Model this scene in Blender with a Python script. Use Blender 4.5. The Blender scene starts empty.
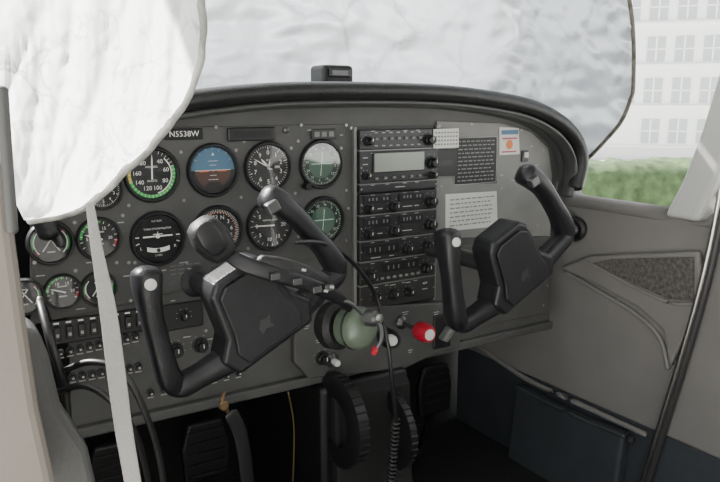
import bpy, math, random, bmesh
from mathutils import Vector, Matrix, noise
random.seed(4)
S = bpy.context.scene
# ------------------------------------------------------------------ survey frame
# World: X across the cabin, Y forward (nose), Z up.  Instrument panel = plane Y=0.
CAM = Vector((0, -1.0, 1.75)); YAW = math.radians(32); PIT = math.radians(11); F = 707.0
fw = Vector((math.sin(YAW)*math.cos(PIT), math.cos(YAW)*math.cos(PIT), -math.sin(PIT)))
rt = Vector((math.cos(YAW), -math.sin(YAW), 0)); up = rt.cross(fw)
def ray(px, py): return fw + rt*((px-360)/F) + up*((241-py)/F)
def aty(px, py, Y=0.0):           # survey point lying on the plane Y=const
    d = ray(px, py); return CAM + d*((Y-CAM.y)/d.y)
def atx(px, py, X=1.18):          # survey point lying on the side-wall plane X=const
    d = ray(px, py); return CAM + d*((X-CAM.x)/d.x)
cam = bpy.data.objects.new('camera', bpy.data.cameras.new('camera')); S.collection.objects.link(cam)
cam.location = CAM; cam.rotation_euler = (math.pi/2-PIT, 0, -YAW); cam.data.lens = 35.35; cam.data.sensor_width = 36
cam.data.clip_start = 0.01
S.camera = cam
# ------------------------------------------------------------------ materials
def mat(name, col, rough=.5, metal=0, bump=0, bscale=200, var=0, vscale=8, spec=.5, coat=0):
    m = bpy.data.materials.new(name); m.use_nodes = True; N = m.node_tree.nodes; L = m.node_tree.links
    p = N['Principled BSDF']; p.inputs['Base Color'].default_value = (*col, 1)
    p.inputs['Roughness'].default_value = rough; p.inputs['Metallic'].default_value = metal
    p.inputs['Specular IOR Level'].default_value = spec; p.inputs['Coat Weight'].default_value = coat
    tc = N.new('ShaderNodeTexCoord')
    if bump:
        n = N.new('ShaderNodeTexNoise'); n.inputs['Scale'].default_value = bscale; n.inputs['Detail'].default_value = 3
        L.new(tc.outputs['Object'], n.inputs['Vector'])
        b = N.new('ShaderNodeBump'); b.inputs['Strength'].default_value = bump; b.inputs['Distance'].default_value = .002
        L.new(n.outputs['Fac'], b.inputs['Height']); L.new(b.outputs['Normal'], p.inputs['Normal'])
    if var:
        n = N.new('ShaderNodeTexNoise'); n.inputs['Scale'].default_value = vscale; n.inputs['Detail'].default_value = 6
        L.new(tc.outputs['Object'], n.inputs['Vector'])
        r = N.new('ShaderNodeValToRGB'); r.color_ramp.elements[0].position = .3; r.color_ramp.elements[1].position = .7
        r.color_ramp.elements[0].color = (*[c*(1-var) for c in col], 1); r.color_ramp.elements[1].color = (*[min(1, c*(1+var)) for c in col], 1)
        L.new(n.outputs['Fac'], r.inputs['Fac']); L.new(r.outputs['Color'], p.inputs['Base Color'])
    return m
def shade_mat(name, col, trans, rough=.42, metal=.5, tcol=(1, 1, 1), bs=9, bd=.012, crease=.7, vs=14, bstr=.6):
    m = bpy.data.materials.new(name); m.use_nodes = True; N = m.node_tree.nodes; L = m.node_tree.links
    p = N['Principled BSDF']; p.inputs['Roughness'].default_value = rough; p.inputs['Metallic'].default_value = metal
    t = N.new('ShaderNodeBsdfTranslucent')
    mx = N.new('ShaderNodeMixShader'); mx.inputs['Fac'].default_value = trans
    tc = N.new('ShaderNodeTexCoord'); n = N.new('ShaderNodeTexNoise'); n.inputs['Scale'].default_value = bs; n.inputs['Detail'].default_value = 9
    n.inputs['Distortion'].default_value = 1.4
    L.new(tc.outputs['Object'], n.inputs['Vector'])
    b = N.new('ShaderNodeBump'); b.inputs['Strength'].default_value = bstr; b.inputs['Distance'].default_value = bd
    L.new(n.outputs['Fac'], b.inputs['Height'])
    ad = N.new('ShaderNodeMixRGB'); ad.blend_type = 'ADD'; ad.inputs[0].default_value = .12
    L.new(tc.outputs['Object'], ad.inputs[1]); L.new(n.outputs['Color'], ad.inputs[2])
    vo = N.new('ShaderNodeTexVoronoi'); vo.feature = 'DISTANCE_TO_EDGE'; vo.inputs['Scale'].default_value = vs; L.new(ad.outputs[0], vo.inputs['Vector'])
    r = N.new('ShaderNodeValToRGB'); r.color_ramp.elements[0].color = (crease, crease, crease, 1); r.color_ramp.elements[1].color = (1, 1, 1, 1); r.color_ramp.elements[1].position = .05
    L.new(vo.outputs['Distance'], r.inputs['Fac'])
    n2 = N.new('ShaderNodeTexNoise'); n2.inputs['Scale'].default_value = 6; L.new(tc.outputs['Object'], n2.inputs['Vector'])
    r2 = N.new('ShaderNodeValToRGB'); r2.color_ramp.elements[0].position = .42; r2.color_ramp.elements[1].position = .6; L.new(n2.outputs['Fac'], r2.inputs['Fac'])
    mm = N.new('ShaderNodeMixRGB'); mm.inputs[2].default_value = (1, 1, 1, 1); L.new(r2.outputs['Color'], mm.inputs[0]); L.new(r.outputs['Color'], mm.inputs[1])
    for src, dst in ((col, p.inputs['Base Color']), (tcol, t.inputs['Color'])):
        mu = N.new('ShaderNodeMixRGB'); mu.blend_type = 'MULTIPLY'; mu.inputs[0].default_value = 1; mu.inputs[1].default_value = (*src, 1)
        L.new(mm.outputs[0], mu.inputs[2]); L.new(mu.outputs[0], dst)
    L.new(b.outputs['Normal'], p.inputs['Normal']); L.new(b.outputs['Normal'], t.inputs['Normal'])
    L.new(p.outputs[0], mx.inputs[1]); L.new(t.outputs[0], mx.inputs[2]); L.new(mx.outputs[0], N['Material Output'].inputs[0])
    return m
def glass_mat(name, fac, tint=(1, 1, 1)):
    m = bpy.data.materials.new(name); m.use_nodes = True; N = m.node_tree.nodes; L = m.node_tree.links
    N.remove(N['Principled BSDF'])
    t = N.new('ShaderNodeBsdfTransparent'); t.inputs[0].default_value = (*tint, 1)
    g = N.new('ShaderNodeBsdfGlossy'); g.inputs['Roughness'].default_value = .06
    mx = N.new('ShaderNodeMixShader'); mx.inputs[0].default_value = fac
    L.new(t.outputs[0], mx.inputs[1]); L.new(g.outputs[0], mx.inputs[2]); L.new(mx.outputs[0], N['Material Output'].inputs[0])
    return m
M = dict(
 panel=mat('panel_grey_paint', (.066, .066, .063), .48, bump=.35, bscale=700, var=.18, vscale=14),
 panel_r=mat('panel_grey_glare', (.19, .19, .178), .42, bump=.3, bscale=700, var=.14, vscale=14),  # panel grey lightened: glare on the right side put into the colour
 black=mat('black_plastic', (.009, .009, .010), .42, bump=.1, bscale=500),
 yoke=mat('yoke_plastic', (.011, .011, .013), .36, bump=.25, bscale=450, var=.2, vscale=30),
 bezel=mat('bezel_black', (.014, .014, .015), .35),
 face=mat('dial_black', (.005, .005, .006), .5),
 white=mat('marking_white', (.85, .85, .8), .6),
 dim=mat('marking_dim', (.4, .4, .38), .6),
 fine=mat('fine_print', (.2, .2, .19), .6),
 green=mat('arc_green', (.06, .5, .1), .6),
 yellow=mat('arc_yellow', (.75, .6, .06), .6),
 red=mat('red_paint', (.42, .012, .03), .35),
 orange=mat('orange_paint', (.75, .2, .05), .5),
 blue=mat('attitude_blue', (.07, .17, .27), .5),
 brown=mat('attitude_brown', (.07, .03, .02), .6),
 glass=glass_mat('gauge_glass', .06),
 glass2=glass_mat('gauge_glass_green_glare', .14, (.85, 1, .92)),  # greenish reflection put into the glass tint
 pad=mat('glareshield_vinyl', (.016, .017, .017), .38, bump=.5, bscale=300),
 lip=mat('glareshield_lip', (.06, .063, .06), .28),
 chrome=mat('brushed_metal', (.6, .59, .55), .28, 1),
 dkmetal=mat('dark_metal', (.12, .12, .12), .35, .8),
 screw=mat('screw_zinc', (.3, .3, .29), .35, .8),
 lcd=mat('lcd_grey', (.27, .3, .26), .25),
 radio=mat('radio_face', (.02, .021, .021), .35, var=.1),
 rail=mat('rail_grey', (.2, .2, .19), .4, .4),
 wall=mat('grey_abs_plastic', (.21, .2, .19), .5, bump=.35, bscale=350, var=.08),
 bluewall=mat('slate_vinyl', (.042, .048, .054), .6, bump=.4, bscale=260, var=.2),
 carpet=mat('carpet_fleck', (.11, .1, .095), .95, bump=1, bscale=600, var=.5, vscale=130),
 floor=mat('floor_carpet', (.008, .008, .009), .95, bump=.8, bscale=400, var=.3, vscale=60),
 fire=mat('firewall_black', (.006, .006, .006), .8),
 pillar=mat('pillar_paint', (.5, .5, .48), .35),
 jamb=mat('jamb_beige', (.2, .175, .15), .45, bump=.1, var=.15, vscale=5),
 kick=mat('kick_grey', (.07, .07, .067), .5, bump=.2),
 seal=mat('door_seal', (.04, .04, .04), .4),
 strap=mat('strap_webbing', (.42, .405, .38), .8, bump=.6, bscale=500),
 tape=mat('binding_tape', (.34, .34, .31), .7, bump=.8, bscale=200, var=.35, vscale=60),
 tape2=mat('binding_dark', (.12, .11, .09), .7, bump=.8, bscale=200, var=.5, vscale=60),
 cable=mat('cable_rubber', (.012, .012, .012), .4),
 olive=mat('headset_green', (.12, .15, .11), .3, var=.06),
 cushion=mat('cushion_black', (.012, .012, .012), .55, bump=.5, bscale=200),
 placard=mat('placard_white', (.62, .62, .58), .5, var=.05),
 brass=mat('brass', (.3, .21, .11), .4, 1),
 hedge=mat('hedge_leaves', (.055, .095, .035), .9, bump=1, bscale=8, var=.5, vscale=7),
 building=mat('building_stucco', (.9, .9, .89), .8),
 bwin=mat('building_glass', (.46, .5, .52), .5),
 asphalt=mat('apron_concrete', (.6, .6, .57), .9, var=.1, vscale=1),
 headliner=mat('headliner', (.3, .3, .28), .8),
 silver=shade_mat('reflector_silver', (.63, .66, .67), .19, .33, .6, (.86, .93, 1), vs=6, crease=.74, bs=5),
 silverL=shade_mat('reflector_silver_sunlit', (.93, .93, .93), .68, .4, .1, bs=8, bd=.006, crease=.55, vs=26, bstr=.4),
)
M['vorglare'] = mat('vor_glare', (.07, .11, .09), .5)  # teal glare of the glass painted as a dial colour
M['emb'] = mat('embossed_mark', (.035, .035, .035), .3)
# ------------------------------------------------------------------ builders
def empty(name, loc=(0, 0, 0)):
    e = bpy.data.objects.new(name, None); e.empty_display_size = .02; e.location = loc; S.collection.objects.link(e); return e
def mesh(name, V, Fc, m, parent=None, smooth=False, bevel=0, loc=None, fix=False):
    me = bpy.data.meshes.new(name); me.from_pydata([tuple(v) for v in V], [], Fc); me.update()
    o = bpy.data.objects.new(name, me); S.collection.objects.link(o); me.materials.append(m)
    if fix:
        b = bmesh.new(); b.from_mesh(me); bmesh.ops.recalc_face_normals(b, faces=b.faces); b.to_mesh(me); b.free()
    if smooth:
        for p in me.polygons: p.use_smooth = True
    if bevel:
        b = o.modifiers.new('bevel', 'BEVEL'); b.width = bevel; b.segments = 3; b.limit_method = 'ANGLE'; b.angle_limit = .6
    if loc is not None: o.location = loc
    if parent: o.parent = parent
    return o
def rects(name, L, m, parent):          # merged flat quads: (cx,cz,w,h,ang,o) facing -Y
    V = []; Fc = []
    for cx, cz, w, h, a, o in L:
        c, s = math.cos(a), math.sin(a); k = len(V)
        for x, z in ((-w/2, -h/2), (w/2, -h/2), (w/2, h/2), (-w/2, h/2)):
            V.append((cx+x*c+z*s, -o, cz-x*s+z*c))
        Fc.append((k, k+1, k+2, k+3))
    return mesh(name, V, Fc, m, parent)
def prism(name, pts, y0, y1, m, parent=None, bevel=0):   # polygon in XZ extruded along Y
    n = len(pts); V = [(p[0], y0, p[1]) for p in pts]+[(p[0], y1, p[1]) for p in pts]
    Fc = [tuple(range(n)), tuple(range(2*n-1, n-1, -1))]+[(i, i+n, (i+1) % n+n, (i+1) % n) for i in range(n)]
    return mesh(name, V, Fc, m, parent, bevel=bevel, fix=True)
def prismx(name, pts, x0, x1, m, parent=None, bevel=0):   # polygon in YZ extruded along X
    n = len(pts); V = [(x0, p[0], p[1]) for p in pts]+[(x1, p[0], p[1]) for p in pts]
    Fc = [tuple(range(n)), tuple(range(2*n-1, n-1, -1))]+[(i, i+n, (i+1) % n+n, (i+1) % n) for i in range(n)]
    return mesh(name, V, Fc, m, parent, bevel=bevel, fix=True)
def box(name, x0, x1, y0, y1, z0, z1, m, parent=None, bevel=0):
    return prism(name, [(x0, z0), (x1, z0), (x1, z1), (x0, z1)], y0, y1, m, parent, bevel)
def lathe(name, prof, m, parent=None, seg=40, c=(0, 0, 0), axis=(0, -1, 0), smooth=True):  # prof (r, o)
    ax = Vector(axis).normalized(); q = Vector((0, 0, 1)).rotation_difference(ax); V = []; Fc = []
    for r, o in prof:
        for i in range(seg):
            a = 2*math.pi*i/seg; V.append(Vector(c)+q @ Vector((r*math.cos(a), r*math.sin(a), o)))
    for j in range(len(prof)-1):
        for i in range(seg):
            k = (i+1) % seg; Fc.append((j*seg+i, j*seg+k, (j+1)*seg+k, (j+1)*seg+i))
    if prof[-1][0] > 0: Fc.append(tuple((len(prof)-1)*seg+i for i in range(seg)))
    o = mesh(name, V, Fc, m, parent, smooth)
    if smooth:
        e = o.modifiers.new('es', 'EDGE_SPLIT'); e.split_angle = math.radians(35)
    return o
def catmull(P, n=8):
    P = [Vector(p) for p in P]; out = []
    for i in range(len(P)-1):
        a = P[max(0, i-1)]; b = P[i]; c = P[i+1]; d = P[min(len(P)-1, i+2)]
        for k in range(n):
            t = k/n
            out.append(.5*((2*b)+(c-a)*t+(2*a-5*b+4*c-d)*t*t+(3*b-a-3*c+d)*t**3))
    out.append(P[-1]); return out
def sweep(name, P, rad, m, parent=None, n=8, seg=14, flat=1.0, ref=(0, 1, 0), round_ends=True, sq=1.0):
    R = rad if isinstance(rad, (list, tuple)) else [rad]*len(P)
    Q = catmull([(*Vector(p),) for p in P], n); RR = [v.x for v in catmull([(r, 0, 0) for r in R], n)]
    V = []; Fc = []; ref = Vector(ref); rings = []
    for i, p in enumerate(Q):
        t = (Q[min(i+1, len(Q)-1)]-Q[max(i-1, 0)]).normalized()
        s = t.cross(ref); s = s.normalized() if s.length > 1e-4 else Vector((1, 0, 0)); w = s.cross(t).normalized()
        rings.append((p, s, w, RR[i], t))
    if round_ends:
        kk = (.98, .8, .45)
        p, s, w, r, t = rings[0]; pre = [(p-t*r*.7*k, s, w, r*math.sqrt(max(0, 1-k*k)) + r*.02, t) for k in kk]
        p, s, w, r, t = rings[-1]; post = [(p+t*r*.7*k, s, w, r*math.sqrt(max(0, 1-k*k)) + r*.02, t) for k in reversed(kk)]
        rings = pre+rings+post
    f = lambda v: math.copysign(abs(v)**sq, v)
    for p, s, w, r, t in rings:
        for k in range(seg):
            a = 2*math.pi*k/seg; V.append(p+s*(r*f(math.cos(a)))+w*(r*flat*f(math.sin(a))))
    for i in range(len(rings)-1):
        for k in range(seg):
            l = (k+1) % seg; Fc.append((i*seg+k, i*seg+l, (i+1)*seg+l, (i+1)*seg+k))
    Fc.append(tuple(range(seg-1, -1, -1))); Fc.append(tuple((len(rings)-1)*seg+k for k in range(seg)))
    return mesh(name, V, Fc, m, parent, True)
def text(s, x, z, size, m, parent, o=.003, rot=0, name=None, align='CENTER'):
    c = bpy.data.curves.new('lettering', 'FONT'); c.body = s; c.size = size; c.align_x = align; c.align_y = 'CENTER'; c.materials.append(m)
    c.resolution_u = 2
    ob = bpy.data.objects.new(name or 'lettering', c); S.collection.objects.link(ob)
    ob.rotation_euler = (math.pi/2, rot, 0); ob.location = (x, -o, z); ob.parent = parent; return ob
def arc(name, r0, r1, a0, a1, m, parent, o=.0022, n=40):
    V = []; Fc = []
    for i in range(n+1):
        a = math.radians(a0+(a1-a0)*i/n)
        for r in (r0, r1): V.append((r*math.sin(a), -o, r*math.cos(a)))
    for i in range(n): Fc.append((2*i, 2*i+1, 2*i+3, 2*i+2))
    return mesh(name, V, Fc, m, parent)
def poly(name, pts, m, parent, o=.003):
    return mesh(name, [(x, -o, z) for x, z in pts], [tuple(range(len(pts)))], m, parent)
# ------------------------------------------------------------------ instrument panel
panel = empty('instrument_panel')
CX = .62
rt_px = [(390, 100), (420, 101), (480, 107), (530, 119), (556, 135), (566, 155), (567, 176), (556, 190)]
rp = [aty(*p) for p in rt_px]; rp = [(v.x, v.z) for v in rp]
lowR = aty(549, 322); ZB = lowR.z
right = rp+[(aty(551, 195).x, aty(551, 195).z), (lowR.x, ZB)]
outline = [p for p in right]+[(2*CX-x, z) for x, z in reversed(right)]
prism('panel_sheet', outline, 0, .012, M['panel'], panel)
sub = [aty(436, 121), aty(500, 123), aty(530, 132), aty(547, 148), aty(551, 176), aty(549, 236), aty(436, 238)]
prism('right_subpanel', [(v.x, v.z) for v in sub], -.003, -.0002, M['panel_r'], panel, .001)  # lighter than the main panel, its colour carries the glare
gb = [aty(452, 246), aty(548, 236), aty(547, 312), aty(452, 332)]
prism('glovebox_door', [(v.x, v.z) for v in gb], -.004, -.0002, M['panel'], panel, .002)
lf = [aty(30, 215), aty(122, 128), aty(345, 124), aty(346, 250), aty(120, 305), aty(30, 325)]
prism('flight_subpanel', [(v.x, v.z) for v in lf], -.0025, -.0002, M['panel'], panel, .001)
box('panel_bottom_flange', 2*CX-lowR.x, lowR.x, -.012, .02, ZB-.012, ZB+.004, M['panel'], panel, .003)
scr = []
for px, py in [(126,138),(180,152),(235,150),(290,148),(340,148),(183,200),(240,197),(294,193),(345,190),(128,205),(186,262),(345,240),(74,222),(75,270),(116,262),(34,262),(438,126),(470,124),(520,130),(542,150),(547,200),(440,186),(500,188),(441,236),(520,235),(458,255),(540,245),(460,320),(542,305),(350,128),(350,305),(140,320),(130,300),(205,330),(60,350),(330,310),(345,125),(300,125),(215,127),(160,130),(297,141),(243,141),(347,208),(297,236),(247,248),(134,262),(128,262),(122,215),(508,245),(480,243),(536,225),(546,260),(546,285)]:
    v = aty(px, py); scr.append((v.x, v.z))
V = []; Fc = []
for x, z in scr:
    k = len(V); V += [(x+.0026*math.cos(a*math.pi/5), -.0045, z+.0026*math.sin(a*math.pi/5)) for a in range(10)]; Fc.append(tuple(range(k, k+10)))
mesh('panel_screws', V, Fc, M['screw'], panel)
random.seed(9); L = []
for px, py in [(182,262),(190,268),(200,274),(310,130),(340,135),(232,285),(160,270),(172,300),(186,336),(210,338),(300,322),(320,342),(352,340),(345,320),(440,318),(78,212),(120,222),(88,262),(40,275),(128,275),(80,308),(150,318),(500,175),(512,180),(530,146),(535,165)]:
    v = aty(px, py); L.append((v.x, v.z, random.uniform(.006, .016), .0016, 0, .0048))
rects('panel_legends', L, M['dim'], panel)
v = aty(183, 134); e = empty('registration_placard', (v.x, 0, v.z))
prism('plate', [(-.028, -.008), (.028, -.008), (.028, .008), (-.028, .008)], -.005, -.002, M['face'], e, .001); text('N5538W', 0, 0, .0115, M['white'], e, .0056)
v = aty(250, 134); e = empty('annunciator_strip', (v.x, 0, v.z))
prism('frame', [(-.038, -.010), (.038, -.010), (.038, .010), (-.038, .010)], -.009, -.002, M['bezel'], e, .002)
rects('window', [(0, 0, .06, .010, 0, .0095)], M['face'], e)
v = aty(322, 134); e = empty('annunciator_lights', (v.x, 0, v.z))
prism('frame', [(-.022, -.008), (.022, -.008), (.022, .008), (-.022, .008)], -.007, -.002, M['bezel'], e, .001)
rects('lenses', [(-.013, 0, .009, .008, 0, .0076), (0, 0, .009, .008, 0, .0076), (.013, 0, .009, .008, 0, .0076)], M['fine'], e)
v = aty(285, 130); e = empty('indicator_button', (v.x, 0, v.z)); lathe('button', [(.005, .002), (.005, .006), (0, .008)], M['dkmetal'], e, 16)
# ------------------------------------------------------------------ gauges
def gauge(name, px, py, r, kind, glass='glass'):
    v = aty(px, py); e = empty(name, (v.x, -.002, v.z)); ri = r*.88
    lathe('bezel', [(r*1.04, 0), (r*1.04, .004), (r*.98, .0075), (r*.93, .0075), (ri, .003), (ri, .001)], M['bezel'], e)
    lathe('dial', [(ri, .001), (0, .0012)], M['face'], e, smooth=False)
    def ticks(a0, a1, n, l, w, m='white', r1=.97, nm='ticks'):
        L = []
        for i in range(n):
            a = math.radians(a0+(a1-a0)*i/(max(1, n-1))); rr = ri*r1-l/2; L.append((rr*math.sin(a), rr*math.cos(a), w, l, a, .0024))
        rects(nm, L, M[m], e)
    def nums(lst, rr, size, m='white'):
        for s, a in lst:
            a = math.radians(a); text(s, rr*ri*math.sin(a), rr*ri*math.cos(a), size, M[m], e, .0025, name='numeral')
    def needle(a, l, w, m='white', o=.0034, tail=.25):
        a = math.radians(a); s, c = math.sin(a), math.cos(a)
        P = [(-w, -l*tail), (w, -l*tail), (w*.9, l*.7), (0, l), (-w*.9, l*.7)]
        poly('needle', [(x*c+z*s, -x*s+z*c) for x, z in P], M[m], e, o)
    if kind == 'asi':
        arc('green_arc', ri*.86, ri*.98, 70, 250, M['green'], e); arc('yellow_arc', ri*.86, ri*.98, 250, 295, M['yellow'], e)
        arc('red_line', ri*.82, ri*.98, 295, 299, M['red'], e, .0026); arc('white_arc', ri*.8, ri*.85, 40, 165, M['white'], e)
        ticks(20, 330, 32, ri*.13, .0006, r1=.99); nums([('40', 35), ('60', 75), ('80', 118), ('100', 160), ('120', 200), ('140', 238), ('160', 275), ('180', 318)], .62, .0085)
        text('AIRSPEED', 0, ri*.3, .0042, M['white'], e, .0025); text('KNOTS', 0, -ri*.28, .0042, M['white'], e, .0025); needle(2, ri*.85, .0011)
    if kind == 'att':
        arc('sky_half', 0, ri*.8, -90, 90, M['blue'], e, .002); arc('ground_half', 0, ri*.8, 90, 270, M['brown'], e, .002)
        arc('roll_ring', ri*.8, ri*.98, -90, 90, M['blue'], e, .0024); ticks(-60, 60, 7, ri*.15, .001, r1=.99)
        rects('horizon', [(0, 0, ri*1.6, .0009, 0, .0026), (0, ri*.22, ri*.3, .0006, 0, .0026), (0, ri*.4, ri*.45, .0006, 0, .0026), (0, -ri*.22, ri*.3, .0006, 0, .0026), (0, -ri*.4, ri*.45, .0006, 0, .0026)], M['white'], e)
        rects('aircraft_bar', [(-ri*.42, -.001, ri*.4, .0018, 0, .0038), (ri*.42, -.001, ri*.4, .0018, 0, .0038), (0, -.001, .002, .002, 0, .0038)], M['orange'], e)
        poly('lower_mask', [(-ri*.5, -ri*.85), (ri*.5, -ri*.85), (ri*.25, -ri*.5), (-ri*.25, -ri*.5)], M['face'], e, .0036)
        poly('roll_pointer', [(0, ri*.78), (-.002, ri*.64), (.002, ri*.64)], M['white'], e, .0036)
    if kind == 'alt':
        ticks(0, 352.8, 50, ri*.08, .0005); ticks(0, 324, 10, ri*.16, .001, nm='major_ticks')
        nums([(str(i), 36*i) for i in range(10)], .66, .0095 if r > .03 else .006); text('ALT' if r > .03 else '', 0, ri*.32, .004, M['white'], e, .0025)
        rects('kollsman', [(ri*.45, 0, ri*.26, .004, 0, .0027)], M['dim'], e); needle(300, ri*.85, .0008); needle(318, ri*.55, .0018); needle(15, ri*.35, .001)
    if kind == 'vsi':
        ticks(-90-160, -90+160, 21, ri*.12, .0007); nums([('0', 270), ('5', 310), ('10', 355), ('15', 35), ('20', 90), ('5', 230), ('10', 185), ('15', 145)], .66, .0085)
        text('VERTICAL SPEED', 0, ri*.25, .0034, M['white'], e, .0025); needle(272, ri*.85, .0011)
    if kind == 'vor':
        arc('card', ri*.72, ri*.99, 0, 360, M['face'], e, .0023, 60); ticks(0, 355, 72, ri*.08, .0005); ticks(0, 330, 12, ri*.14, .0008, nm='major_ticks')
        nums([(s, 30*i+8) for i, s in enumerate(['N', '3', '6', 'E', '12', '15', 'S', '21', '24', 'W', '30', '33'])], .76, .0058)
        arc('glare_disc', 0, ri*.66, 0, 360, M['vorglare'], e, .0022, 50)  # flat disc standing in for teal glare on the glass
        rects('dots', [(i*ri*.1, 0, .001, .001, 0, .0028) for i in range(-5, 6)]+[(0, i*ri*.1, .001, .001, 0, .0028) for i in range(-5, 6)], M['white'], e)
        rects('cdi', [(0, 0, .001, ri*1.1, .12, .0034), (0, .001, ri*1.1, .001, 0, .0034)], M['white'], e)
        lathe('obs_knob', [(.006, 0), (.006, .012), (.005, .014), (0, .014)], M['black'], e, 14, c=(-r*.8, -.004, -r*.85))
    if kind == 'turn':
        rects('wings', [(0, .0035, ri*1.25, .0022, 0, .0032), (0, .0065, ri*.4, .0012, 0, .0032), (0, .006, .0012, .008, 0, .0032)], M['white'], e)
        lathe('fuselage', [(.0032, .0028), (.0032, .0036), (0, .0038)], M['white'], e, 16, c=(0, 0, .0035))
        rects('bank_marks', [(s*ri*.86, z, ri*.16, .0014, s*t, .0028) for s in (-1, 1) for z, t in ((.0035, 0), (-.006, .35))], M['white'], e)
        pts = [(ri*.48*k, -ri*.42-(1-k*k)*ri*.08) for k in [i/6-1 for i in range(13)]]
        poly('inclinometer', [(x, z+.0032) for x, z in pts]+[(x, z-.0032) for x, z in reversed(pts)], M['white'], e, .003)
        lathe('ball', [(.0029, .003), (.002, .005), (0, .006)], M['black'], e, 16, c=(0, 0, -ri*.5))
        text('TURN COORDINATOR', 0, ri*.42, .0038, M['white'], e, .0025); text('2 MIN', 0, -ri*.72, .004, M['white'], e, .0025)
        text('L', -ri*.72, -ri*.38, .006, M['white'], e, .0025); text('R', ri*.72, -ri*.38, .006, M['white'], e, .0025); text('D.C. ELEC.', 0, ri*.75, .0034, M['white'], e, .0025)
    if kind == 'dg':
        ticks(0, 355, 72, ri*.1, .0007); ticks(0, 350, 36, ri*.06, .0006, r1=.86, nm='inner_ticks')
        arc('card_ring', ri*.84, ri*.86, 0, 360, M['orange'], e, .0021, 60)
        nums([(s, 30*i+20) for i, s in enumerate(['N', '3', '6', 'E', '12', '15', 'S', '21', '24', 'W', '30', '33'])], .64, .0085)
        rects('aircraft', [(0, 0, .0012, ri*.7, 0, .003), (0, .002, ri*.5, .0016, 0, .003), (0, -ri*.28, ri*.22, .0012, 0, .003)], M['orange'], e)
    if kind == 'dual':
        for s in (-1, 1):
            arc('scale', ri*.78, ri*.84, s*90-45, s*90+45, M['white'], e); arc('green_band', ri*.84, ri*.92, s*90-20, s*90+30, M['green'], e); arc('red_band', ri*.84, ri*.92, s*90-45, s*90-35, M['red'], e)
            a = math.radians(35*s); rects('pointer', [(-s*ri*.1, 0, .0014, ri*1.1, a, .0034)], M['white'], e)
        rects('legend', [(0, ri*.45, ri*.4, .002, 0, .0026), (0, -ri*.5, ri*.4, .002, 0, .0026)], M['dim'], e)
    if kind == 'egt':
        ticks(-120, 120, 13, ri*.15, .0009); arc('green_band', ri*.84, ri*.97, -90, 10, M['green'], e); arc('red_band', ri*.84, ri*.97, 95, 120, M['red'], e)
        needle(-70, ri*.8, .001); rects('legend', [(0, ri*.35, ri*.6, .002, 0, .0026), (0, -ri*.3, ri*.5, .002, 0, .0026)], M['dim'], e); nums([('5', -90), ('10', -30), ('15', 30), ('20', 90)], .6, .006)
    lathe('glass', [(ri*1.0, .0052), (0, .0056)], M[glass], e, smooth=False)
    return e
gauge('airspeed_indicator', 151, 174, .0385, 'asi'); gauge('attitude_indicator', 212, 170, .0385, 'att')
gauge('altimeter', 267, 167, .0385, 'alt'); gauge('course_deviation_indicator', 320, 164, .0385, 'vor', 'glass2')
gauge('turn_coordinator', 157, 238, .0385, 'turn'); gauge('heading_indicator', 217, 231, .0385, 'dg')
gauge('vertical_speed_indicator', 269, 225, .0385, 'vsi'); gauge('course_deviation_indicator', 322, 220, .0385, 'vor', 'glass2')
gauge('cylinder_temperature_gauge', 98, 238, .029, 'egt'); gauge('fuel_quantity_gauge', 50, 242, .029, 'dual')
gauge('oil_pressure_gauge', 62, 291, .024, 'egt'); gauge('suction_gauge', 98, 288, .024, 'dual'); gauge('cabin_clock', 102, 190, .026, 'alt')
gauge('ammeter', 24, 296, .024, 'dual')
# ------------------------------------------------------------------ radio stack
XL, XR = aty(355, 220).x, aty(432, 220).x
def zz(y): return aty(393, y).z
rack = empty('radio_rack')
box('rail_left', XL-.006, XL-.0005, -.008, -.0001, zz(306), zz(126), M['rail'], rack, .001)
box('rail_right', XR+.0005, XR+.006, -.008, -.0001, zz(306), zz(126), M['rail'], rack, .001)
box('backplate', XL, XR, -.003, -.0001, zz(306), zz(126), M['black'], rack)
for y in (149, 181.5, 211.5, 236.5, 256.5, 279.5): box('divider', XL, XR, -.0146, -.003, zz(y)-.001, zz(y)+.001, M['rail'], rack)
xm = lambda t: XL+(XR-XL)*t
def knob(parent, x, z, r=.006, l=.014, m='black', cap=None, y=-.004, name='knob'):
    L = [(r*1.5, 0), (r*1.5, l*.08), (r*1.2, l*.1), (r*1.15, l*.4), (r, l*.45), (r*.95, l*.92), (r*.8, l), (0, l)]
    lathe(name, L, M[m], parent, 20, c=(x, y, z))
    rects(name+'_mark', [(x, z+r*.4, .0012, r*.8, 0, -y+l+.0004)], M[cap or 'white'], parent)
    arc_ = [(x+r*1.9*math.sin(a), z+r*1.9*math.cos(a), .0012, .0012, a, -y+.0004) for a in (-1.8, -1.1, -.4, .4, 1.1, 1.8)]
    rects(name+'_dots', arc_, M['dim'], parent)
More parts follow.
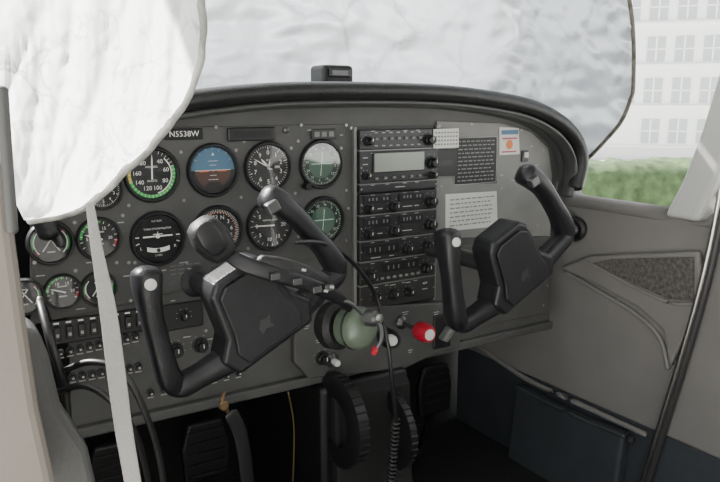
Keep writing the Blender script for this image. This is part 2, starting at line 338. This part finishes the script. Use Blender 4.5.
def radio(name, y0, y1, kn, scr=None, btn=0, legend=None, txt=None, btm=.2):
    e = empty(name); z1, z0 = zz(y0), zz(y1); h = z1-z0
    box('faceplate', XL+.001, XR-.001, -.014, -.003, z0+.0006, z1-.0006, M['radio'], e, .0012)
    if scr:
        for a, b, c, d, mm in scr:
            box('display_bezel', xm(a)-.002, xm(b)+.002, -.0165, -.0141, z0+h*c-.0015, z0+h*d+.0015, M['bezel'], e, .0008)
            rects('display', [((xm(a)+xm(b))/2, z0+h*(c+d)/2, xm(b)-xm(a), h*(d-c), 0, .0169)], M[mm], e)
            if mm == 'face': rects('display_digits', [(xm(a)+(xm(b)-xm(a))*(.15+.14*i), z0+h*(c+d)/2, .0028, h*(d-c)*.5, 0, .0172) for i in (0, 1, 2, 4, 5)], M['rail'], e)
    if btn:
        for i in range(btn):
            x = xm(.2+.55*i/(btn-1)); box('button', x-.003, x+.003, -.0175, -.0141, z0+h*btm-.002, z0+h*btm+.002, M['fine'], e, .0006)
    for t, u, r in kn: knob(e, xm(t), z0+h*u, r, .016, y=-.014)
    L = [(xm(t), z0+h*u, w, .0015, 0, .0145) for t, u, w in (legend or [])]
    L += [(xm(t), z0+h*.93, .008, .0012, 0, .0145) for t in (.16, .34, .56, .72)]
    rects('legend', L, M['dim'], e)
    for t in (.025, .975): lathe('screw', [(.0016, 0), (0, .0005)], M['screw'], e, 8, c=(xm(t), -.0142, z0+h*.5))
    if txt: text(txt[0], xm(txt[1]), z0+h*txt[2], .0055, M['white'], e, .0146)
    return e
radio('audio_selector', 129, 148.5, [(.1, .45, .006), (.86, .42, .0075)], btn=7, btm=.55, legend=[(.2+.09*i, .85, .006) for i in range(7)]+[(.2+.09*i, .2, .006) for i in range(7)])
radio('gps_navigator', 149.5, 181, [(.07, .25, .005), (.91, .55, .008), (.91, .15, .005)], scr=[(.17, .8, .35, .92, 'lcd')], btn=6, btm=.15, legend=[(.07, .6, .01), (.07, .8, .01)])
radio('blank_plate', 182, 190, [], legend=[(.5, .5, .02)])
radio('navigation_radio', 191, 211, [(.1, .3, .006), (.42, .3, .007), (.9, .4, .008)], scr=[(.06, .38, .6, .88, 'face'), (.5, .8, .6, .88, 'face')], legend=[(.25, .25, .01), (.6, .25, .02), (.72, .25, .01)])
radio('communication_radio', 212, 236, [(.1, .28, .006), (.42, .3, .0075), (.9, .4, .008)], scr=[(.06, .38, .6, .88, 'face'), (.5, .8, .6, .88, 'face')], legend=[(.25, .25, .01), (.6, .25, .02)])
radio('direction_finder_radio', 237, 256, [(.6, .4, .007), (.88, .45, .008)], scr=[(.06, .48, .35, .8, 'face')], legend=[(.2, .15, .02), (.4, .15, .01)])
radio('transponder', 257, 279, [(.12, .4, .008), (.86, .4, .008)], scr=[(.28, .75, .5, .85, 'face')], btn=8, btm=.22)
radio('avionics_switch_plate', 280, 303, [(.42, .5, .007), (.62, .5, .006), (.2, .5, .006)], legend=[(.2, .9, .01), (.42, .9, .012), (.62, .9, .01), (.85, .5, .012)], txt=('ADF', .85, .75))
# ------------------------------------------------------------------ placards and switches, right panel
def quad(name, px, m, o=.0045, th=.0012):
    P = [aty(*p) for p in px]; cx = sum(p.x for p in P)/4; cz = sum(p.z for p in P)/4
    e = empty(name, (cx, -o+.0012, cz)); prism('card', [(p.x-cx, p.z-cz) for p in P], -th, 0, M[m], e)
    W = [max(p.x for p in P)-min(p.x for p in P), max(p.z for p in P)-min(p.z for p in P)]
    return e, W[0], W[1], th
def lines(e, w, h, th, n, m, marg=.1, seed=0, k=.2):
    random.seed(seed); L = []
    for i in range(n):
        z = h/2-h*(marg+(1-2*marg)*i/(n-1)); x = -w/2+w*.09
        while x < w/2-w*.14:
            ww = random.uniform(.004, .012); ww = min(ww, w/2-w*.08-x); L.append((x+ww/2, z, ww, h*k/n, 0, th+.0003)); x += ww+.0028
    rects('print_lines', L, M[m], e)
e, w, h, t = quad('operating_limits_placard', [(453, 184), (495, 183), (495, 137), (453, 137)], 'face'); lines(e, w, h, t, 11, 'fine', seed=3, k=.26)
rects('border', [(0, h*.475, w*.96, .0008, 0, t+.0003), (0, -h*.475, w*.96, .0008, 0, t+.0003), (-w*.48, 0, .0008, h*.95, 0, t+.0003), (w*.48, 0, .0008, h*.95, 0, t+.0003)], M['dim'], e)
e, w, h, t = quad('radio_placard', [(444, 231), (496, 226), (495, 191), (444, 194)], 'placard'); lines(e, w, h, t, 7, 'rail', .16, seed=5, k=.22)
e, w, h, t = quad('inspection_sticker', [(498, 155), (518, 154), (517, 128), (498, 127)], 'placard')
rects('band', [(0, h*.32, w*.8, h*.16, 0, t+.0003)], M['blue'], e); rects('band_low', [(0, h*.1, w*.7, h*.05, 0, t+.0003), (0, -h*.38, w*.7, h*.05, 0, t+.0003)], M['red'], e)
lathe('disc_mark', [(.009, t+.0002), (0, t+.0005)], M['orange'], e, 20, c=(0, 0, -h*.12), smooth=False)
e, w, h, t = quad('compass_correction_card', [(428, 148), (453, 147), (453, 128), (428, 129)], 'placard', o=.016)
rects('grid', [(-w*.4+w*.115*i, h*.3-h*.2*j, w*.07, h*.09, 0, t+.0003) for i in range(8) for j in range(4)], M['panel_r'], e)
e, w, h, t = quad('hour_meter', [(430, 176), (453, 175), (453, 149), (430, 150)], 'black', o=.006, th=.006); rects('window', [(0, 0, w*.6, h*.2, 0, t+.0006)], M['bezel'], e)
for nm, px, py in (('toggle_switch', 523, 156), ('toggle_switch', 521, 172)):
    v = aty(px, py); e = empty(nm, (v.x, -.003, v.z)); box('plate', -.008, .008, -.003, 0, -.011, .011, M['bezel'], e, .001)
    box('rocker', -.005, .005, -.008, -.003, -.003, .008, M['placard'], e, .0015)
# ------------------------------------------------------------------ lower-left sub panel
sw = empty('switch_row')
a = aty(56, 331); b = aty(138, 319)
box('switch_plate', a.x-.01, b.x+.01, -.006, -.0001, (a.z+b.z)/2-.018, (a.z+b.z)/2+.016, M['black'], sw, .002)
for i in range(8):
    x = a.x+(b.x-a.x)*i/7; z = (a.z+b.z)/2
    box('rocker', x-.0045, x+.0045, -.012, -.006, z-.01, z+.008, M['bezel'], sw, .0015); rects('switch_label', [(x, z+.0125, .007, .0025, 0, .0064)], M['white'], sw); rects('rocker_mark', [(x, z-.003, .004, .0045, 0, .0126)], M['dim'], sw)
cb = empty('circuit_breaker_row')
L = []
for row, (p0, p1, n) in enumerate([((60, 352), (135, 336), 9), ((62, 378), (138, 366), 9), ((150, 392), (238, 372), 8)]):
    a = aty(*p0); b = aty(*p1)
    for i in range(n):
        x = a.x+(b.x-a.x)*i/(n-1); z = a.z+(b.z-a.z)*i/(n-1)
        lathe('breaker', [(.0055, .0), (.0055, .003), (.0038, .0035), (.0038, .009), (0, .0095)], M['black'], cb, 14, c=(x, -.0001, z)); L.append((x, z, .003, .003, 0, .0102)); L.append((x, z-.0085, .009, .0018, 0, .0008))
rects('breaker_labels', L, M['dim'], cb)
for k, (px, py, r) in enumerate([(175, 350, .008), (200, 345, .008), (300, 312, .008), (322, 358, .008)]):
    v = aty(px, py, -.001 if k < 2 else -.017); e = empty('dimmer_knob', v); knob(e, 0, 0, r, .018, y=0)
v = aty(183, 315); e = empty('ignition_panel', (v.x, 0, v.z)); box('plate', -.03, .03, -.004, -.0002, -.02, .02, M['black'], e, .002); knob(e, 0, 0, .006, .012, y=-.004)
v = aty(186, 272); e = empty('switch_legend', (v.x, 0, v.z)); rects('marks', [(-.02+.012*i, .006*j, .009, .0012, 0, .0035) for i in range(4) for j in range(3)], M['fine'], e)
# ------------------------------------------------------------------ glareshield
gl = empty('glareshield')
gp = [(350, 91), (420, 92), (480, 97), (530, 107), (560, 123), (575, 142), (579, 163), (574, 186)]
G = [aty(*p, -.035) for p in gp]; G = [Vector((2*CX-v.x, v.y, v.z)) for v in reversed(G[1:])]+G[1:]
def offs(P, k, dy, dz=0):
    return [Vector((CX+(p.x-CX)*k, p.y+dy, p.z+dz)) for p in P]
sweep('padded_roll', G, .014, M['pad'], gl, seg=18, flat=1.5)
sweep('inner_lip', offs(G, .972, .008, -.018), .006, M['lip'], gl, seg=12, flat=3)
def strip(name, A, B, m, parent):
    A = catmull(A, 8); B = catmull(B, 8); n = len(A)
    return mesh(name, A+B, [(i, i+1, n+i+1, n+i) for i in range(n-1)], m, parent, True)
strip('top_deck', offs(G, 1, 0, .008), offs(G, .98, .21, -.015), M['pad'], gl)
strip('under_skin', offs(G, .975, .01, -.016), offs(G, .965, .034, -.026), M['lip'], gl)
v = aty(333, 74, .05); e = empty('magnetic_compass', v)
box('housing', -.029, .029, -.02, .03, -.02, .014, M['black'], e, .007); box('window_frame', -.02, .02, -.024, -.02, -.006, .008, M['bezel'], e, .002)
rects('lens', [(0, .001, .03, .008, 0, .0245)], M['dkmetal'], e); box('bracket', -.03, .03, -.01, .03, -.03, -.016, M['dkmetal'], e, .003)
# ------------------------------------------------------------------ control yokes
def yoke(cx, cz, Y, roll):
    e = empty('control_yoke', (cx, Y, cz)); e.rotation_euler = (0, -math.radians(roll), 0)
    c = .01
    P = lambda x, z, o=0: (x*c, -o*c, z*c)
    for s, nm in ((-1, 'l'), (1, 'r')):
        sweep('grip_'+nm, [P(s*12.3, -1.3), P(s*12.4, .2), P(s*12.0, 2.5, .4), P(s*11.2, 5.5, .7), P(s*10.3, 8.6, .9), P(s*9.3, 11.0, .7), P(s*8.5, 12.4, .4)], [.012, .0145, .0135, .0125, .013, .0155, .0165], M['yoke'], e, flat=1.25, sq=.7, seg=20)
    sweep('crossbar', [P(-12.7, -.8), P(-11.6, -1.5), P(-9, -1.9), P(-5, -2.3), P(0, -2.4), P(5, -2.3), P(9, -1.9), P(11.6, -1.5), P(12.7, -.8)], [.011, .013, .0132, .016, .018, .016, .0132, .013, .011], M['yoke'], e, flat=1.2, sq=.6, seg=20)
    hub = [(-2.8, 7.9), (2.8, 7.9), (4.1, 6.6), (4.9, 1), (6.8, -1.2), (5.6, -4), (-5.6, -4), (-6.8, -1.2), (-4.9, 1), (-4.1, 6.6)]
    prism('hub', [(x*c, z*c) for x, z in hub], -.024, .022, M['yoke'], e, .006)
    pad = [(-2, 6.8), (2, 6.8), (3.3, 5.9), (3.9, 1), (4.7, -1.4), (4.0, -3.1), (-4.0, -3.1), (-4.7, -1.4), (-3.9, 1), (-3.3, 5.9)]
    prism('hub_pad', [(x*c, z*c) for x, z in pad], -.0285, -.024, M['yoke'], e, .003)
    poly('plain_mark', [(-.010, 0), (-.004, .008), (.004, .006), (.011, .009), (.006, -.002), (.009, -.009), (-.002, -.005), (-.009, -.009)], M['emb'], e, .029)
    lathe('shaft', [(.014, 0), (.014, -Y-.004)], M['dkmetal'], e, 24, c=(0, 0, .0), axis=(0, 1, 0))
    lathe('shaft_collar', [(.024, -.012), (.024, .0), (.016, .004)], M['black'], e, 24, c=(0, -Y-.004, 0), axis=(0, -1, 0))
    lathe('talk_button', [(.0065, 0), (.0065, .005), (0, .007)], M['placard'], e, 16, c=P(-8.9, 11.9, 2.3), axis=(0, -1, .3))
    box('trim_switch', .068, .084, -.031, -.02, .112, .126, M['dkmetal'], e, .002)
    return e
yoke(.765, 1.495, -.22, 28); yoke(.336, 1.490, -.22, 27)
# ------------------------------------------------------------------ headset hung on pilot yoke
hs = empty('aviation_headset')
c0 = aty(353, 327, -.22); AX = (.25, -.9, .1)
lathe('green_cup', [(.026, -.012), (.029, 0), (.029, .012), (.026, .021), (.019, .027), (.01, .030), (0, .0305)], M['olive'], hs, 32, c=c0, axis=AX)
lathe('cup_rib', [(.0295, .004), (.0305, .006), (.0295, .008)], M['cushion'], hs, 32, c=c0, axis=AX)
c00 = aty(344, 326, -.2); lathe('cup_cushion', [(.018, -.03), (.029, -.03), (.034, -.022), (.034, -.008), (.027, -.002)], M['cushion'], hs, 32, c=c00, axis=AX)
k0 = aty(371, 318, -.26); lathe('mic_pivot', [(.011, -.006), (.011, .006), (.008, .01), (0, .011)], M['dkmetal'], hs, 24, c=k0, axis=(.5, -.8, .1))
lathe('pivot_cap', [(.006, .01), (.006, .015), (0, .016)], M['chrome'], hs, 16, c=k0, axis=(.5, -.8, .1))
sweep('mic_boom', [k0, aty(380, 325, -.27), aty(381, 340, -.28), aty(376, 349, -.28)], .003, M['dkmetal'], hs)
lathe('microphone', [(.003, -.006), (.0045, -.003), (.0045, .004), (.003, .007), (0, .007)], M['red'], hs, 16, c=aty(375, 350, -.28), axis=(-.6, -.6, -.3))
sweep('dark_cup', [aty(204, 229, -.25), aty(211, 239, -.25), aty(220, 250, -.25)], [.0185, .021, .018], M['cushion'], hs, flat=1.0, sq=.7, seg=20)
sweep('cup_plate', [aty(205, 230, -.275), aty(211, 239, -.276), aty(218, 248, -.275)], [.012, .013, .011], M['black'], hs, flat=.3, sq=.6, seg=20)
sweep('head_band', [aty(222, 250, -.25), aty(240, 262, -.265), aty(262, 270, -.275), aty(290, 278, -.28), aty(318, 288, -.275), aty(338, 298, -.265), aty(350, 308, -.255)], [.007, .009, .0095, .0095, .009, .008, .006], M['black'], hs, flat=.45, sq=.6)
sweep('band_pad', [aty(262, 264, -.27), aty(280, 268, -.275), aty(300, 274, -.275), aty(322, 282, -.27)], [.011, .0125, .0125, .011], M['cushion'], hs, flat=.6, sq=.6)
for px, py in ((276, 277), (298, 282), (318, 290), (330, 288)):
    q = aty(px, py, -.288); box('slider_clip', q.x-.006, q.x+.006, q.y, q.y+.008, q.z-.004, q.z+.004, M['dkmetal'], hs, .001)
rects('clip_marks', [(aty(px, py, -.29).x, aty(px, py, -.29).z, .006, .003, .3, .29) for px, py in ((304, 270), (326, 291), (332, 287))], M['dim'], hs)
sweep('cup_fork', [aty(336, 300, -.262), aty(350, 303, -.264), aty(362, 314, -.264)], .0025, M['dkmetal'], hs)
def cable(name, pts, r=.0032, m='cable'):
    e = empty(name); sweep('cord', [aty(*p) for p in pts], r, M[m], e, n=8, seg=10); return e
hc = cable('headset_cord', [(296, 242, -.26), (325, 244, -.24), (352, 262, -.2), (376, 296, -.18), (388, 345, -.2), (392, 380, -.2), (396, 420, -.18)], .003)
P0 = aty(396, 420, -.18); P1 = aty(390, 500, -.15); pts = []
for i in range(161):
    t = i/160; a = t*20*2*math.pi; q = P0.lerp(P1, t); pts.append(q+Vector((math.cos(a), math.sin(a), 0))*.0055)
sweep('coil', pts, .0022, M['cable'], hc, n=1, seg=8)
cable('intercom_cord', [(62, 372, -.3), (90, 362, -.33), (122, 372, -.35), (145, 412, -.35), (160, 460, -.33), (168, 520, -.3)])
cable('intercom_cord', [(58, 392, -.3), (84, 386, -.33), (112, 402, -.35), (138, 440, -.35), (152, 500, -.3)])
cable('intercom_cord', [(48, 320, -.2), (40, 300, -.25), (50, 340, -.3), (66, 400, -.3), (70, 500, -.3)], .004)
cable('map_light_cord', [(288, 392, .05), (294, 430, .05), (292, 500, .05)], .0018, 'brass')
# ------------------------------------------------------------------ engine controls
e = empty('control_sub_panel')
P = [aty(290, 308), aty(455, 300), aty(455, 345), aty(430, 352), aty(400, 366), aty(305, 376), aty(290, 360)]
prism('sub_plate', [(p.x, p.z) for p in P], -.016, -.0001, M['panel'], e, .003)
for px, py, w in ((306, 326, .012), (318, 340, .01), (405, 312, .014), (436, 312, .012), (410, 350, .01), (436, 345, .01)):
    q = aty(px, py, -.016); rects('legend', [(q.x, q.z, w, .0014, 0, .0168), (q.x, q.z-.004, w*.7, .0014, 0, .0168)], M['dim'], e)
def eng(name, px, py, r, l, m, capm=None, Y=-.07):
    p = aty(px, py, Y); e = empty(name, (p.x, 0, p.z))
    lathe('rod', [(.004, .012), (.004, -Y)], M['dkmetal'], e, 14)
    lathe('collar', [(.012, .0162), (.012, .021), (.006, .027)], M['dkmetal'], e, 20)
    lathe('head', [(.006, -Y-.004), (r*.8, -Y-.002), (r, -Y+.003), (r, -Y+l*.7), (r*.8, -Y+l), (0, -Y+l)], M[m], e, 24)
    if capm: lathe('face', [(r*.6, -Y+l-.0002), (r*.55, -Y+l+.002), (0, -Y+l+.003)], M[capm], e, 20)
eng('mixture_knob', 419, 330, .0165, .03, 'red', 'placard'); eng('throttle_knob', 384, 336, .016, .03, 'black')
eng('carburetor_heat_knob', 389, 339, .009, .014, 'placard', Y=-.1); eng('primer_knob', 335, 362, .006, .01, 'placard', Y=-.03)
p = aty(446, 334, -.03); e = empty('flap_lever', p); box('slot_plate', -.02, .02, .009, .0135, -.03, .035, M['black'], e, .002)
prism('paddle', [(-.014, -.008), (-.002, -.014), (.016, .006), (.006, .014)], -.010, .010, M['rail'], e, .004)
# ------------------------------------------------------------------ centre pedestal, trim wheels, pedals
pd = empty('center_pedestal')
box('column', .53, .71, -.03, .3, .9, ZB-.014, M['black'], pd, .01)
prismx('front_cowl', [(-.032, ZB-.014), (-.05, ZB-.03), (-.06, ZB-.2), (-.1, .95), (-.1, .9), (-.032, .9)], .545, .70, M['fire'], pd, .006)
def wheel(px, py, r, w, name):
    p = aty(px, py, -.05); e = empty(name, p)
    prof = [(r*.55, -w/2), (r*.9, -w/2), (r, -w*.35), (r, w*.35), (r*.9, w/2), (r*.55, w/2)]
    lathe('rim', prof, M['black'], e, 48, axis=(1, 0, 0)); lathe('web', [(r*.6, -.002), (r*.6, .002), (0, .002)], M['dkmetal'], e, 32, axis=(1, 0, 0))
    for i in range(36):
        a = 2*math.pi*i/36; y, z = r*math.cos(a), r*math.sin(a)
        lathe('rib', [(.0025, -w*.35), (.0025, w*.35)], M['bezel'], e, 6, c=(0, y, z), axis=(1, 0, 0))
wheel(340, 420, .078, .026, 'elevator_trim_wheel'); wheel(391, 428, .07, .018, 'fuel_selector_wheel')
def pedal(x):
    e = empty('rudder_pedal', (x, .24, 1.08))
    prism('tread', [(-.045, -.05), (.045, -.05), (.05, .02), (.035, .07), (-.035, .07), (-.05, .02)], -.008, .008, M['black'], e, .006)
    for i in range(5): box('tread_rib', -.036, .036, -.012, -.008, -.04+.022*i, -.034+.022*i, M['bezel'], e, .001)
    sweep('pedal_arm', [(0, .01, -.04), (0, .03, -.12), (0, .06, -.175)], .008, M['black'], e)
for x in (.25, .42, .82, .98): pedal(x)
e = empty('control_lock_tag'); sweep('hook', [aty(224, 392, -.05), aty(222, 402, -.06), aty(228, 412, -.06)], .003, M['brass'], e)
lathe('ring', [(.006, -.002), (.008, 0), (.006, .002)], M['brass'], e, 20, c=aty(224, 406, -.07), axis=(0, -1, 0))
sweep('ribbon', [aty(232, 415, -.06), aty(242, 440, -.06), aty(250, 500, -.06)], .011, M['bezel'], e, flat=.15)
# ------------------------------------------------------------------ cabin shell
box('floor', -.1, 1.35, -1.6, .5, .86, .9, M['floor'])
box('wall_front', -.05, 1.3, .42, .46, .9, 1.76, M['fire'])
box('sun_leak_blocker', -.2, 1.4, .235, .47, 1.69, 1.765, M['fire'])  # unseen block added to stop sun leaking in below the windshield shade
SZ = atx(640, 208).z; BZ = 1.75-.635
wr = empty('wall_right')
prismx('side_trim', [(.40, BZ), (.40, SZ+.15), (.06, SZ+.15), (.03, SZ+.01), (-.02, SZ), (-.3, SZ), (-1.5, SZ), (-1.5, BZ)], 1.18, 1.21, M['wall'], wr, .006)
prismx('lower_trim', [(.40, .9), (.40, BZ-.001), (-1.5, BZ-.001), (-1.5, .9)], 1.185, 1.21, M['bluewall'], wr, .004)
sweep('sill_roll', [(1.185, .04, SZ-.004), (1.183, -.1, SZ-.004), (1.183, -.6, SZ-.004), (1.183, -1.4, SZ-.004)], .014, M['wall'], wr)
def wx(px, py, X): v = atx(px, py, X); return (v.y, v.z)
prismx('moulding', [wx(*p, 1.17) for p in [(560, 268), (590, 256), (700, 251), (706, 300), (670, 368), (664, 330), (640, 308), (600, 286)]], 1.165, 1.18, M['wall'], wr, .006)
prismx('carpet_insert', [wx(*p, 1.163) for p in [(592, 263), (612, 259), (694, 257), (694, 301), (668, 299), (635, 284)]], 1.161, 1.1648, M['carpet'], wr, .001)
sweep('mould_edge', [atx(*p, 1.163) for p in [(588, 262), (632, 286), (668, 302), (696, 304)]], .0035, M['wall'], wr)
sweep('arm_ridge', [atx(*p, 1.177) for p in [(566, 272), (600, 292), (636, 314), (660, 338), (668, 368)]], .005, M['wall'], wr)
sweep('kick_ridge', [atx(*p, 1.178) for p in [(478, 346), (525, 378), (580, 404), (645, 434)]], .006, M['wall'], wr)
prismx('map_pocket', [wx(*p, 1.16) for p in [(517, 385), (570, 412), (625, 434), (612, 520), (500, 520)]], 1.155, 1.184, M['bluewall'], wr, .008)
sweep('pocket_hem', [atx(*p, 1.155) for p in [(517, 387), (570, 414), (624, 436)]], .005, M['bluewall'], wr)
lathe('pocket_stud', [(.009, 0), (.009, .006), (0, .009)], M['dkmetal'], wr, 16, c=atx(631, 440, 1.17), axis=(-1, 0, 0))
lathe('door_screw', [(.004, 0), (0, .002)], M['screw'], wr, 12, c=atx(618, 300, 1.178), axis=(-1, 0, 0))
e = empty('air_vent', atx(574, 229, 1.165)); lathe('ring', [(.026, -.008), (.026, .006), (.02, .01), (.016, .002)], M['black'], e, 28, axis=(-1, -.35, 0)); lathe('eyeball', [(.016, .0), (.012, .008), (.006, .01), (0, .004)], M['bezel'], e, 24, axis=(-1, -.35, 0))
e = empty('door_edge_strip'); Q = [(728, 180), (718, 235), (704, 295), (684, 365), (664, 430), (648, 482), (638, 515)]
sweep('rubber', [atx(*p, 1.17) for p in Q], .007, M['seal'], e, flat=1); sweep('trim', [atx(p[0]-6, p[1], 1.162) for p in Q], .0045, M['chrome'], e)
e = empty('trim_pillar'); prismx('post', [wx(*p, 1.15) for p in [(733, 30), (722, 70), (704, 130), (685, 180), (666, 216), (700, 222), (720, 180), (740, 120), (760, 30)]], 1.14, 1.19, M['pillar'], e, .01)
box('ceiling', .03, 1.25, -1.7, -.15, 2.14, 2.17, M['headliner'])
mesh('ceiling_cowl', [(.0, -.15, 2.15), (1.25, -.15, 2.15), (1.25, .12, 2.1), (.0, .12, 2.1)], [(0, 1, 2, 3)], M['headliner'])
box('wall_back', .0, 1.25, -1.75, -1.7, .9, 2.15, M['headliner'])
j = empty('door_1')
V = [aty(*p, -.45) for p in [(-60, 130), (6, 150), (12, 230), (24, 320), (36, 400), (56, 490), (60, 520), (-60, 520)]]
prism('jamb', [(p.x, p.z) for p in V], -.47, -.42, M['jamb'], j, .008)
sweep('jamb_seal', [aty(*p, -.475) for p in [(2, 90), (6, 150), (12, 230)]], .004, M['kick'], j)
V = [aty(*p, -.38) for p in [(20, 318), (36, 325), (46, 350), (58, 400), (84, 440), (98, 500), (40, 520), (20, 400)]]
prism('kick_panel', [(p.x, p.z) for p in V], -.40, -.36, M['kick'], j, .01)
box('wall_left', -.02, .03, -.4, .45, .9, 1.6, M['wall'])
# ------------------------------------------------------------------ sun shades
def cr1(xs, ys, x):
    if x <= xs[0]: return ys[0]
    for i in range(len(xs)-1):
        if x <= xs[i+1]:
            t = (x-xs[i])/(xs[i+1]-xs[i]); m0 = (ys[min(i+1, len(ys)-1)]-ys[max(i-1, 0)])/(xs[min(i+1, len(xs)-1)]-xs[max(i-1, 0)])
            m1 = (ys[min(i+2, len(ys)-1)]-ys[i])/(xs[min(i+2, len(xs)-1)]-xs[i]); h = xs[i+1]-xs[i]
            return (2*t**3-3*t*t+1)*ys[i]+(t**3-2*t*t+t)*h*m0+(-2*t**3+3*t*t)*ys[i+1]+(t**3-t*t)*h*m1
    return ys[-1]
ws = empty('windshield_sunshade')
bot = [(110, 150), (175, 140), (260, 130), (350, 125), (440, 125), (500, 130), (545, 145), (572, 166), (586, 160), (604, 142), (622, 120), (633, 92)]
top = [(110, -110), (180, -110), (260, -110), (340, -110), (420, -110), (490, -110), (530, -110), (560, -110), (575, -108), (588, -104), (597, -98), (602, -90)]
tt = [i/(len(bot)-1) for i in range(len(bot))]; NU, NV = 150, 70; V = []; Fc = []
def smin(a, b, k=.1):
    h = max(0, min(1, .5+.5*(b-a)/k)); return b*(1-h)+a*h-k*h*(1-h)
def shadept(u, v):
    bx, by = cr1(tt, [p[0] for p in bot], u), cr1(tt, [p[1] for p in bot], u); tx, ty = cr1(tt, [p[0] for p in top], u), cr1(tt, [p[1] for p in top], u)
    px = bx+(tx-bx)*v+(math.sin(v*math.pi)*12*max(0, u-.6)/.4); py = by+(ty-by)*v
    d = ray(px, py); Y = smin(.215, 1.17*d.y/d.x-1.0); zt = (d.z/d.y)*(Y+1)
    Y -= .12*max(0, zt)
    q = Vector((px/60, py/45, 0)); Y += .014*noise.noise(q)+.007*noise.noise(q*3.1)-.007*abs(noise.noise(Vector((px/25+py/60, py/90, 3))))-.005*abs(noise.noise(Vector((px/16-py/20, py/50, 8))))
    return aty(px, py, Y)
for j_ in range(NV+1):
    for i in range(NU+1): V.append(shadept(i/NU, j_/NV))
for j_ in range(NV):
    for i in range(NU): k = j_*(NU+1)+i; Fc.append((k, k+1, k+NU+2, k+NU+1))
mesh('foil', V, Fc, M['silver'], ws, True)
edge = [shadept(i/40, 0) for i in range(28, 41)]+[shadept(1, i/12) for i in range(1, 13)]
sweep('binding', edge, .004, M['tape2'], ws, n=3, seg=8)
sh = empty('side_window_sunshade')
ry = [-90, 0, 40, 75, 110, 145, 175, 198, 214, 220]; rx = [186, 201, 203, 196, 180, 152, 121, 96, 66, 30]
V = []; Fc = []; NU, NV = 90, 100
def shp(u, v):
    py = -90+310*(1-(1-v)**1.6); xr = cr1(ry, rx, py)+2.5*noise.noise(Vector((py/18, 0, 2))); xl = cr1([-90, 100, 160, 200, 220], [-60, -60, -10, 14, 24], py)
    px = xl+(xr-xl)*u
    Y = -.33-.03*math.sin(u*2.6)+.014*noise.noise(Vector((px/90, py/120, 1)))+.010*abs(noise.noise(Vector((px/40+py/200, py/260-px/300, 5))))*2+.004*abs(noise.noise(Vector((px/9, py/22, 5))))-.03*(1-v)
    return aty(px, py, Y)
for j_ in range(NV+1):
    for i in range(NU+1): V.append(shp(i/NU, j_/NV))
for j_ in range(NV):
    for i in range(NU): k = j_*(NU+1)+i; Fc.append((k, k+1, k+NU+2, k+NU+1))
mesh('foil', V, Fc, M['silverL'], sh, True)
sweep('binding', [shp(1, i/30) for i in range(31)], .004, M['tape'], sh, n=3, seg=8)
st = empty('shade_strap'); A = [aty(*p, -.38) for p in [(90, 205), (97, 250), (108, 310), (116, 370), (124, 430), (136, 500)]]
sweep('webbing', A, [.0035, .005, .0072, .008, .0078, .0075], M['strap'], st, flat=.12)
# ------------------------------------------------------------------ outside
box('ground', -40, 60, -40, 60, -.05, 0, M['asphalt'])
hd = empty('hedge', (8.6, 5.2, 0)); hd.rotation_euler = (0, 0, math.radians(-20))
def blob(name, x0, x1, y0, y1, z1, m, parent):
    V = []; Fc = []; n = 90; mm = 16
    for i in range(n+1):
        for k in range(mm+1):
            a = math.pi*k/mm; x = x0+(x1-x0)*i/n; y = (y0+y1)/2-(y1-y0)/2*math.copysign(abs(math.cos(a))**.4, math.cos(a)); z = z1*abs(math.sin(a))**.35
            q = noise.noise(Vector((x*6, y*6, z*6)))*.07; V.append((x, y+q, max(0, z+q)))
    for i in range(n):
        for k in range(mm): a = i*(mm+1)+k; Fc.append((a, a+1, a+mm+2, a+mm+1))
    mesh(name, V, Fc, m, parent, True)
blob('foliage', -2.2, 3.5, -.6, .6, .98, M['hedge'], hd)
bd = empty('terminal_building', (20, 13, 0)); bd.rotation_euler = (0, 0, math.radians(-50))
box('facade', -9, 9, 0, 6, 0, 8, M['building'], bd)
L = []; Ls = []
for r in range(5):
    for i in range(22):
        x = -8.4+.8*i; z = .5+1.25*r
        if r % 2 == 0 and i % 5 == 4: continue
        L.append((x, z+.4, .52, .75, 0, .02)); Ls += [(x, z+.4, .05, .75, 0, .03), (x, z+.4, .52, .04, 0, .03)]
rects('window_panes', L, M['bwin'], bd); rects('mullions', Ls, M['building'], bd)
for r in range(5): box('ledge', -9, 9, -.12, 0, .38+1.25*r, .45+1.25*r, M['building'], bd)
# ------------------------------------------------------------------ light
w = bpy.data.worlds.new('world'); S.world = w; w.use_nodes = True
bg = w.node_tree.nodes['Background']; bg.inputs[0].default_value = (.95, .97, 1, 1); bg.inputs[1].default_value = 2.2
sun = bpy.data.objects.new('sun', bpy.data.lights.new('sun', 'SUN')); S.collection.objects.link(sun); sun.data.energy = 28; sun.data.angle = .02; sun.data.color = (1, .97, .93)
d = Vector((.42, -.62, -.66)); sun.rotation_euler = d.to_track_quat('-Z', 'Y').to_euler()
